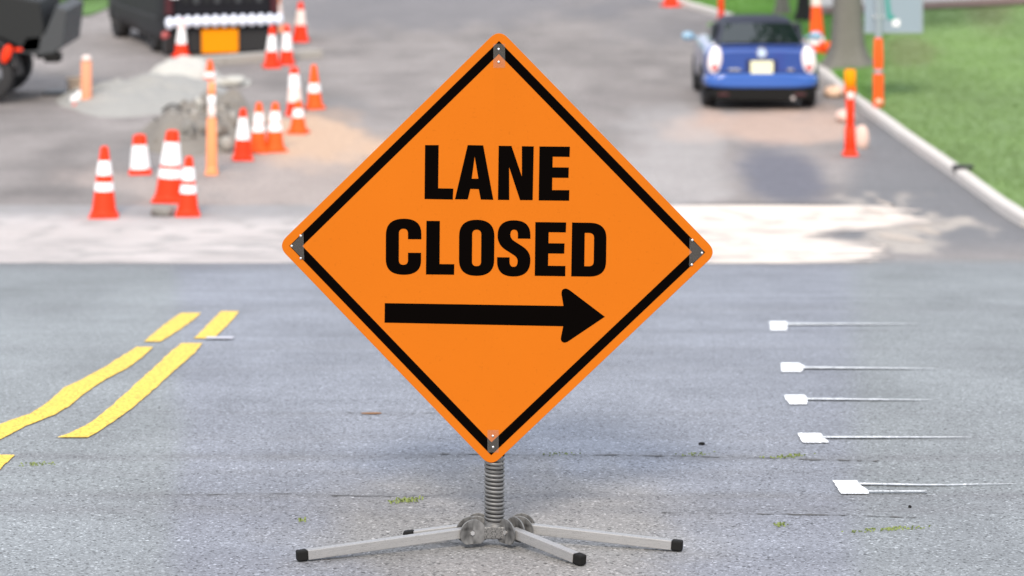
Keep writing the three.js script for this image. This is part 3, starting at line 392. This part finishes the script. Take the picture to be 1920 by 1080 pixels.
// ---------------------------------------------------------------- heaps, sand, slab, stone
function mound(rx, rz, h, s, rough, n = 46) { const rows = []; for (let j = 0; j <= n; j++) { const r = j / n, row = []; for (let i = 0; i <= 64; i++) { const a = -(i % 64) / 64 * 6.28318, wob = 0.82 + 0.36 * fbm(Math.cos(a) * 1.5 + s, Math.sin(a) * 1.5 + s, 3), x = Math.cos(a) * r * rx * wob, z = Math.sin(a) * r * rz * wob, f = (1 - r) ** 0.8 * (1 + r * 0.7); row.push({ p: [x, h * f * (1 - rough + 2 * rough * fbm(x * 2.4 + s * 3, z * 2.4, 4)) - 0.02, z], uv: [x, z] }); } rows.push(row); } const q = grid(rows); return q; }
{
  const q = at(385, 262), t = thing('rubble_heap', 'low grey brown heap of soil and broken rubble behind the pale orange post', 'rubble heap', [q.x, q.y, q.z]);
  part('soil', mound(0.95, 1.9, 0.52, 3, 0.75, 60), M.soil, t);
  const v = [1, 2, 3, 4].map((i) => lump(0.085, 1, 0.62, 0.8, 0.55, 1, i * 3)), mats = [M.stone, M.slab, M.soil, M.pale];
  for (let i = 0; i < 150; i++) { const a = rnd() * 6.28, r = Math.sqrt(rnd()) * 0.95, x = Math.cos(a) * r * 0.8, z = Math.sin(a) * r * 1.75, m = part('stone', v[i % 4], mats[(rnd() * 3.3) | 0], t); m.position.set(x, 0.52 * (1 - r) ** 0.8 * (1 + r * 0.7) * (0.75 + 0.35 * rnd()) + 0.02, z); m.rotation.set(rnd() * 3, rnd() * 6, rnd() * 3); m.scale.setScalar(rr(0.3, 0.85) + (rnd() < 0.1 ? 0.8 : 0)); }
  const st = thing('dead_branch', 'thin dark dead branch lying across the rubble heap', 'branch', [q.x - 0.5, q.y + 0.1, q.z + 0.75]);
  part('stick', tube([[-0.12, 0.28, -0.1], [0.05, 0.12, 0.05], [0.14, 0.02, 0.1]], 0.008), M.barkDark, st); part('stick', tube([[-0.04, 0.34, -0.3], [0.1, 0.42, -0.32], [0.24, 0.36, -0.3]], 0.014), M.barkDark, st); part('stick', tube([[0.3, 0.34, -0.3], [0.42, 0.28, -0.3], [0.46, 0.16, -0.26]], 0.014), M.barkDark, st);
  const s = at(265, 185), sm = one('sand_pile', mound(1.25, 2.6, 0.3, 8, 0.5), M.pale2, 'broad low pile of pale grey sand left of the rubble heap', 'sand pile'); sm.position.set(s.x, s.y, s.z); sm.castShadow = true;
  const s2 = at(345, 148), s3 = one('sand_pile', mound(0.62, 1.1, 0.38, 12, 0.3), M.pale, 'smaller whiter sand pile behind the rubble heap, in front of the slab', 'sand pile'); s3.position.set(s2.x, s2.y, s2.z);
  const l = at(432, 160); one('tarpaulin', lump(0.27, 1, 0.42, 1.2, 0.6, 4, 6).translate(0, 0.05, 0), M.pale, 'whitish crumpled tarpaulin at the right end of the sand', 'tarpaulin').position.set(l.x, l.y, l.z);
  const r = at(306, 405); one('grey_stone', mergeVertices(lump(0.165, 0.86, 0.44, 0.7, 0.32, 3, 11)).translate(0, 0.06, 0), M.stone, 'flat grey stone on the ground between the near red cones', 'stone').position.set(r.x, r.y, r.z);
  const a = at(318, 128), b = at(596, 108), sl = thing('concrete_slab', 'long pale concrete slab lying in front of the black truck', 'slab', [(a.x + b.x) / 2, a.y, (a.z + b.z) / 2], Math.atan2(b.z - a.z, -(a.x - b.x)) * -1);
  const L = Math.hypot(a.x - b.x, a.z - b.z); for (let i = 0; i < 3; i++) part('block', box(L / 3 - 0.015, 0.15, 0.32, (i - 1) * L / 3, 0.075, 0, 0.012), M.slab, sl);
}

// ---------------------------------------------------------------- vehicles
function wheel(parent, x, y, z, r, w, rim = M.greyLight) {
  const t = part('wheel', lathe([[r * 0.62, -w / 2], [r * 0.9, -w / 2], [r * 0.985, -w * 0.36], [r, -w * 0.1], [r, w * 0.1], [r * 0.985, w * 0.36], [r * 0.9, w / 2], [r * 0.62, w / 2]], 40).rotateZ(Math.PI / 2), M.tyre, parent); t.position.set(x, y, z);
  const s = []; for (let i = 0; i < 6; i++) s.push(box(0.05, r * 0.5, w * 0.5, 0, r * 0.32, 0, 0.01).rotateZ(i * Math.PI / 3).rotateY(Math.PI / 2)); part('rim', [cyl(r * 0.16, r * 0.16, w * 0.7, 0, 0, 0, 'x'), lathe([[r * 0.6, -w * 0.45], [r * 0.64, -w * 0.46], [r * 0.64, w * 0.46], [r * 0.6, w * 0.45], [r * 0.56, 0], [r * 0.6, -w * 0.45]], 36).rotateZ(Math.PI / 2), ...s], rim, t);
}
{ // blue convertible, rear towards us
  const Zr = 46.8, t = thing('parked_car', 'small blue car with black soft top parked by the kerb, seen from behind', 'car', [(1428 - 960) * Zr / F, g(Zr), -Zr]);
  const body = [[0.03, 0.70, 0.36, 0.86, 5], [0.0, 0.745, 0.34, 0.885, 5], [-0.05, 0.79, 0.31, 0.915, 5.5], [-0.2, 0.825, 0.27, 0.945, 5.5], [-0.5, 0.84, 0.24, 0.955, 6], [-1.2, 0.845, 0.22, 0.95, 6], [-2.2, 0.845, 0.22, 0.95, 6], [-2.8, 0.83, 0.23, 0.91, 5.5], [-3.3, 0.79, 0.26, 0.84, 4.5], [-3.6, 0.70, 0.3, 0.74, 4], [-3.7, 0.55, 0.36, 0.66, 3.5]].map(([z, hw, a, b, e]) => ring(hw, a, b, z, e, 56));
  part('body', loft(body), M.blue, t);
  const gh = [[-0.16, 0.70, 0.93, 0.62], [-0.32, 0.70, 1.02, 0.64], [-0.62, 0.68, 1.21, 0.58], [-0.85, 0.66, 1.275, 0.54], [-1.2, 0.66, 1.295, 0.55], [-1.75, 0.66, 1.27, 0.56], [-2.15, 0.68, 1.10, 0.6], [-2.45, 0.70, 0.94, 0.64]];
  const sec = ([z, wb, yt, wt]) => { const o = [], y0 = 0.86, H = yt - y0; for (const [u, v] of [[-1, 0], [-0.99, 0.3], [-0.97, 0.6], [-0.93, 0.82], [-0.85, 0.94], [-0.6, 0.99], [-0.3, 1], [0, 1], [0.3, 1], [0.6, 0.99], [0.85, 0.94], [0.93, 0.82], [0.97, 0.6], [0.99, 0.3], [1, 0], [0.5, -0.02], [0, -0.02], [-0.5, -0.02]]) o.push([u * mix(wb, wt, Math.max(0, v)), y0 + v * H, z]); return o.reverse(); };
  part('soft_top', loft(gh.map(sec)), M.softtop, t);
  // rear window, a curved pane set just proud of the soft top
  const rw = []; for (let j = 0; j <= 8; j++) { const v = j / 8, z = mix(-0.20, -0.66, v), y = mix(0.965, 1.215, v) + 0.016, w = mix(0.60, 0.50, v); rw.push(range(-1, 1, 0.1).map((u) => ({ p: [u * w, y - 0.012 * u * u, z + 0.035 - 0.05 * u * u] }))); }
  part('rear_window', grid(rw), M.glass, t);
  for (const s of [-1, 1]) { part('side_window', loft([[[s * 0.655, 0.95, -0.95], [s * 0.70, 0.95, -0.95], [s * 0.66, 1.2, -1.0], [s * 0.60, 1.2, -1.0]], [[s * 0.655, 0.95, -2.1], [s * 0.70, 0.95, -2.1], [s * 0.66, 1.14, -1.9], [s * 0.60, 1.14, -1.9]]]), M.glass, t); }
  const bump = part('rear_bumper', loft([[0.085, 0.62, 0.36, 0.52], [0.075, 0.72, 0.335, 0.535], [0.04, 0.785, 0.32, 0.55], [-0.04, 0.83, 0.31, 0.555], [-0.35, 0.852, 0.30, 0.54]].map(([z, hw, a, b]) => ring(hw, a, b, z, 4, 48))), M.blueLight, t);
  part('bumper_seam', box(1.36, 0.012, 0.02, 0, 0.56, 0.035, 0.004), M.plastic, t);
  part('lower_valance', [loft([[0.06, 0.66, 0.16, 0.33], [0.02, 0.76, 0.145, 0.335], [-0.4, 0.80, 0.14, 0.33], [-3.4, 0.74, 0.15, 0.3]].map(([z, hw, a, b]) => ring(hw, a, b, z, 5, 40)))], M.rubber, t);
  for (const s of [-1, 1]) {
    const l = part('tail_lamp', new THREE.SphereGeometry(1, 28, 20).scale(0.105, 0.205, 0.05).rotateZ(s * 0.14).translate(s * 0.685, 0.735, 0.02), M.lens, t); part('lamp_bulb', new THREE.SphereGeometry(0.045, 14, 10).scale(1, 1.1, 0.6).translate(s * 0.69, 0.635, 0.055), M.red, l);
    part('door_mirror', [new THREE.SphereGeometry(1, 18, 12).scale(0.1, 0.07, 0.06).translate(s * 0.97, 0.93, -1.9), box(0.14, 0.03, 0.04, s * 0.86, 0.91, -1.9)], phys([0.2, 0.36, 0.5], 0.25, { clearcoat: 1 }), t);
    wheel(t, s * 0.735, 0.29, -0.62, 0.29, 0.2); wheel(t, s * 0.735, 0.29, -2.95, 0.29, 0.2);
    part('wheel_arch', new THREE.TorusGeometry(0.325, 0.045, 10, 24, Math.PI).scale(1, 1, 1.4).rotateY(Math.PI / 2).translate(s * 0.81, 0.28, -0.62), M.plastic, t);
    part('rear_reflector', box(0.16, 0.04, 0.015, s * 0.56, 0.24, 0.055, 0.006), M.darkRed, t);
  }
  const em = part('emblem', cyl(0.075, 0.08, 0.02, 0, 0.845, 0.036, 'z', 28), M.chrome, t); part('emblem_face', cyl(0.056, 0.056, 0.008, 0, 0.845, 0.05, 'z', 24), std([0.45, 0.58, 0.8], 0.3), em);
  const lp = part('licence_plate', box(0.33, 0.185, 0.014, 0, 0.635, 0.05, 0.008), M.plate, t); part('plate_recess', box(0.46, 0.23, 0.012, 0, 0.635, 0.034, 0.01), phys([0.006, 0.012, 0.07], 0.4), t);
  part('nameplate', box(0.17, 0.03, 0.012, -0.40, 0.6, 0.042, 0.004), M.chrome, t); part('nameplate', box(0.1, 0.03, 0.012, 0.42, 0.6, 0.042, 0.004), M.chrome, t);
  part('exhaust_pipe', cyl(0.03, 0.03, 0.12, 0.45, 0.19, 0.05, 'z', 16), M.chrome, t);
  part('rear_wiper', bar([-0.02, 0.972, -0.15], [0.34, 1.0, -0.18], 0.012, 0.012), M.rubber, t); part('boot_spoiler', box(1.2, 0.022, 0.1, 0, 0.945, -0.11, 0.01), M.blue, t);
  for (const s of [-1, 1]) part('seat_headrest', box(0.2, 0.14, 0.08, s * 0.3, 1.08, -1.0, 0.03), M.plastic, t);
}
{ // black pickup at an angle on the left
  const cx = (-6.13 - 4.02) / 2, t = thing('pickup_truck', 'black pickup truck with a white knobbed rear bumper, parked at an angle', 'truck', [cx, g(56), -56.0], 0.33);
  part('bed', loft([[0.0, 0.98, 0.3, 1.16], [-0.06, 1.03, 0.2, 1.2], [-0.6, 1.06, 0.18, 1.22], [-2.1, 1.06, 0.18, 1.22]].map(([z, hw, a, b]) => ring(hw, a, b, z, 9, 44))), M.black, t);
  part('cab', loft([[-2.12, 1.05, 0.18, 1.86], [-2.2, 1.05, 0.18, 1.9], [-3.2, 1.05, 0.18, 1.9], [-3.65, 1.05, 0.18, 1.65], [-3.95, 1.05, 0.18, 1.25], [-4.8, 1.02, 0.2, 1.15], [-5.0, 0.92, 0.3, 1.05]].map(([z, hw, a, b]) => ring(hw, a, b, z, 7, 44))), M.black, t);
  part('rear_window', box(1.5, 0.42, 0.02, 0, 1.52, -2.11, 0.01), M.glass, t);
  for (const s of [-1, 1]) { part('side_window', box(0.02, 0.42, 1.1, s * 1.045, 1.5, -2.8, 0.01), M.glass, t); part('door_handle', box(0.02, 0.03, 0.16, s * 1.065, 1.0, -2.15, 0.008), M.chrome, t); part('tail_lamp', box(0.14, 0.3, 0.05, s * 0.95, 0.86, 0.0, 0.02), M.darkRed, t); part('side_trim', box(0.02, 0.05, 3.6, s * 1.062, 0.62, -2.2, 0.008), M.plastic, t);
    wheel(t, s * 0.92, 0.38, -0.95, 0.38, 0.26, M.plastic); wheel(t, s * 0.92, 0.38, -4.1, 0.38, 0.26, M.plastic); part('mud_flap', box(0.3, 0.4, 0.02, s * 0.88, 0.25, -0.42, 0.006), M.rubber, t); }
  part('tailgate', box(1.7, 0.5, 0.05, 0, 0.93, 0.02, 0.02), M.black, t); for (let i = 0; i < 8; i++) part('tailgate_rib', box(0.1, 0.2, 0.03, -0.66 + i * 0.188, 1.0, 0.05, 0.012), i % 2 ? M.greyLight : M.grey, t);
  const bm = part('bumper', [box(2.06, 0.12, 0.16, 0, 0.585, 0.12, 0.05)], M.caps, t); for (let i = 0; i < 13; i++) part('bumper_knob', new THREE.SphereGeometry(0.088, 16, 12).scale(0.86, 1.25, 0.8).translate(-0.98 + i * 0.1633, 0.60 - (i === 0 ? 0.02 : 0), 0.185), M.caps, bm);
  part('skirt', box(1.95, 0.44, 0.05, 0, 0.25, 0.0, 0.02), M.plastic, t); const pl = part('amber_panel', box(0.66, 0.42, 0.03, -0.06, 0.24, 0.1, 0.03), M.amber, t);
  part('number_plate', box(0.15, 0.12, 0.012, -0.86, 1.06, 0.06, 0.006), M.band, t);
  part('marker_lamp', new THREE.SphereGeometry(0.075, 14, 10).scale(1, 1, 0.5).translate(-1.02, 0.36, 0.06), phys([0.4, 0.08, 0.08], 0.3), t);
  part('corner_post', box(0.12, 0.34, 0.14, -1.0, 0.2, 0.02, 0.03), M.plastic, t);
}
{ // dark grey truck cut by the left edge, side on, its front to the right
  const q = at(-30, 196), t = thing('work_truck', 'dark grey work truck side on, cut off by the left edge of the view', 'truck', [q.x, q.y, q.z]);
  wheel(t, 0, 0.44, -0.12, 0.44, 0.3); t.children[0].rotation.y = Math.PI / 2;
  const ws = t.children[0].clone(); ws.position.set(0, 0.44, -1.9); t.add(ws); const w3 = t.children[0].clone(); w3.position.set(-3.3, 0.44, -0.12); t.add(w3);
  const ey = (sh, d, z) => new THREE.ExtrudeGeometry(sh, { depth: d, bevelEnabled: true, bevelSize: 0.03, bevelThickness: 0.03, bevelSegments: 3 }).translate(0, 0, z);
  const S = (p) => new THREE.Shape(p.map((a) => new THREE.Vector2(...a)));
  part('cab', ey(S([[-1.9, 0.72], [-0.55, 0.72], [-0.5, 0.95], [-0.2, 1.02], [0.2, 1.02], [0.48, 0.9], [0.6, 0.78], [0.8, 0.80], [0.86, 1.1], [0.8, 1.5], [0.0, 1.65], [-0.5, 2.4], [-1.9, 2.4]]), 1.9, -2.0), M.grey, t);
  part('cargo_box', box(3.2, 1.7, 2.1, -3.55, 1.7, -1.0, 0.04), M.grey, t); part('chassis', box(4.8, 0.22, 0.9, -2.3, 0.6, -1.0, 0.03), M.plastic, t);
  part('bumper', ey(S([[0.52, 0.78], [0.95, 0.74], [1.14, 0.86], [1.2, 1.38], [1.08, 1.42], [0.9, 1.0], [0.62, 0.98]]), 1.8, -1.9), M.greyLight, t);
  part('bumper_foot', [box(0.24, 0.14, 0.3, 1.0, 0.69, -0.2, 0.03), box(0.14, 0.1, 0.2, 0.82, 0.72, -0.2, 0.03)], M.rubber, t);
  part('fender', new THREE.TorusGeometry(0.52, 0.05, 10, 24, Math.PI).scale(1, 1, 3).translate(0, 0.44, -0.1), M.plastic, t);
  part('marker_lamp', lump(0.1, 0.75, 1.45, 0.5, 0.08, 3, 1).rotateZ(-0.35).translate(0.35, 0.76, 0.09), M.cone, t); part('marker_lamp', box(0.12, 0.05, 0.04, 0.52, 0.82, 0.06, 0.02), M.cone, t);
  part('door_window', box(0.9, 0.55, 0.03, -1.1, 1.95, 0.03, 0.02), M.glass, t); part('door_handle', box(0.16, 0.04, 0.04, -1.4, 1.5, 0.05, 0.012), M.chrome, t); part('step', box(0.6, 0.06, 0.3, -1.1, 0.5, -0.05, 0.02), M.greyLight, t);
}

// ---------------------------------------------------------------- sign on the verge, trees, hedge
{
  const p = lawnAt(1647, 201), m = p.m, t = thing('verge_sign', 'pale grey blue sign board with green mark on an orange sleeved post', 'sign', [p.x, p.y, p.z]);
  const py = (y) => (201 - y) * m, X = (x) => (x - 1647) * m;
  part('post', [cyl(0.05, 0.05, 2.2, 0, py(70) + 1.1, 0.0)], M.postGrey, t);
  const sl = part('orange_sleeve', [lathe([[0.001, 0], [0.075, 0.01], [0.082, 0.1], [0.07, 0.2], [0.078, py(138)], [0.06, py(136)]]), lathe([[0.062, py(130)], [0.07, py(110)], [0.058, py(70)], [0.001, py(70)]])], M.coneOrange, t); part('sleeve_band', lathe([[0.06, py(137)], [0.068, py(136)], [0.068, py(129)], [0.06, py(128)]]), M.postGrey, sl);
  part('sleeve_reflector', new THREE.SphereGeometry(0.05, 14, 10).scale(1, 0.8, 0.5).translate(0, py(188), 0.07), M.tan, sl);
  const bw = (1732 - 1622) * m, bh = 1.0, bc = (X(1622) + X(1732)) / 2, board = part('board', box(bw, bh, 0.03, bc, py(62) + bh / 2, -0.07, 0.02), M.boardGrey, t);
  part('board_edge', [box(0.03, bh, 0.034, bc + bw / 2 - 0.02, py(62) + bh / 2, -0.067, 0.01), box(bw, 0.02, 0.034, bc, py(62) + 0.015, -0.067, 0.006)], M.postGrey, board);
  const gs = new THREE.Shape([[X(1657), py(-40)], [X(1663), py(-40)], [X(1672), py(26)], [X(1680), py(32)], [X(1676), py(38)], [X(1664), py(35)]].map((a) => new THREE.Vector2(...a))); part('green_mark', new THREE.ExtrudeGeometry(gs, { depth: 0.003, bevelEnabled: false }).translate(0, 0, -0.054), std([0.03, 0.25, 0.22], 0.5), board);
  part('white_mark', box(0.10, 0.09, 0.003, X(1681), py(42), -0.0525, 0.001), M.band, board);
  for (const y of [30, -60]) part('clamp', box(0.13, 0.04, 0.09, 0, py(y), -0.02, 0.008), M.rivet, t);
}
function tree(label, p, r, lean, mat, hgt, leaves) {
  const t = thing('tree', label, 'tree', [p.x, p.y - 0.03, p.z], rnd() * 6), n = 26, secs = [];
  for (const y of [0, 0.08, 0.2, 0.4, 0.8, 1.4, 2.2, 3, 4, 5.2]) { const k = r * (1 + 0.9 * Math.exp(-y * 5) - y * 0.07), o = []; for (let i = n - 1; i >= 0; i--) { const a = i / n * 6.28318, w = 0.86 + 0.28 * fbm(Math.cos(a) * 2.2 + 5, Math.sin(a) * 2.2 + y * 0.4 + r * 9, 3) + 0.22 * Math.exp(-y * 4) * Math.sin(a * 5); o.push([Math.cos(a) * k * w + lean * y * 0.1, y, Math.sin(a) * k * w]); } secs.push(o); }
  const list = [loft(secs)]; for (let i = 0; i < 7; i++) { const a = i * 2.4, b = rr(1.4, 2.4), y = rr(3, 4.6); list.push(tube([[lean * 0.4, y, 0], [Math.cos(a) * b * 0.5, y + 1.2, Math.sin(a) * b * 0.5], [Math.cos(a) * b, y + hgt * 0.35, Math.sin(a) * b]], r * 0.28, 10, 6)); }
  part('trunk', list, mat, t);
  const P = [], cl = []; for (let i = 0; i < 34; i++) { const a = rnd() * 6.3, q = Math.sqrt(rnd()) * 2.5; cl.push([Math.cos(a) * q, 5 + rnd() * (hgt - 5), Math.sin(a) * q, rr(0.5, 1)]); }
  for (let i = 0; i < leaves; i++) { const c = cl[(rnd() * 34) | 0], d = new THREE.Vector3(rr(-1, 1), rr(-1, 1), rr(-1, 1)).multiplyScalar(c[3]), u = new THREE.Vector3(rr(-1, 1), rr(-1, 1), rr(-1, 1)).normalize().multiplyScalar(0.11), v = new THREE.Vector3(rr(-1, 1), rr(-1, 1), rr(-1, 1)).normalize().multiplyScalar(0.07), o = new THREE.Vector3(c[0], c[1], c[2]).add(d); const A = o.clone().add(u), B = o.clone().add(v), C2 = o.clone().sub(u), D = o.clone().sub(v); P.push(...A.toArray(), ...B.toArray(), ...C2.toArray(), ...A.toArray(), ...C2.toArray(), ...D.toArray()); }
  const q = new THREE.BufferGeometry(); q.setAttribute('position', new THREE.Float32BufferAttribute(P, 3)); q.computeVertexNormals(); part('crown', q, M.leaf, t);
}
tree('broad grey tree trunk on the grass between the blue car and the grey sign', lawnAt(1590, 124), 0.25, 0.35, M.bark, 9, 9000);
tree('slim grey brown trunk on the grass behind the roof of the blue car', lawnAt(1467, 26), 0.1, 0, M.bark, 7, 4000);
tree('slim black trunk beside the pink topped cone behind the blue car', lawnAt(1507, 38), 0.11, 0, M.barkDark, 7, 4000);
{ // clipped bushes at the far left
  for (const [px, py, w, label] of [[150, 2, 0.9, 'dark green bush at the far left between the two trucks'], [70, 10, 0.7, 'dark green bush behind the grey work truck']]) {
    const p = at(px, py), t = thing('bush', label, 'bush', [p.x, p.y, p.z - 0.6]), P = [];
    for (let i = 0; i < 6000; i++) { const a = rnd() * 6.3, e = Math.acos(rr(-1, 1)), r = Math.cbrt(rr(0.3, 1)) * (0.75 + 0.5 * fbm(a * 1.5, e * 2, 2)), c = new THREE.Vector3(Math.sin(e) * Math.cos(a) * w * r, 0.65 + Math.cos(e) * 0.65 * r, Math.sin(e) * Math.sin(a) * 0.6 * r), s = 0.04; for (let k = 0; k < 3; k++) P.push(c.x + rr(-s, s), Math.max(0.02, c.y + rr(-s, s)), c.z + rr(-s, s)); }
    const q = new THREE.BufferGeometry(); q.setAttribute('position', new THREE.Float32BufferAttribute(P, 3)); q.computeVertexNormals(); part('foliage', q, M.leaf, t);
    part('stem', tube([[0, 0, 0], [0.03, 0.4, 0], [0, 0.8, 0.03]], 0.03), M.bark, t);
  }
}
renderer.render(scene, camera);
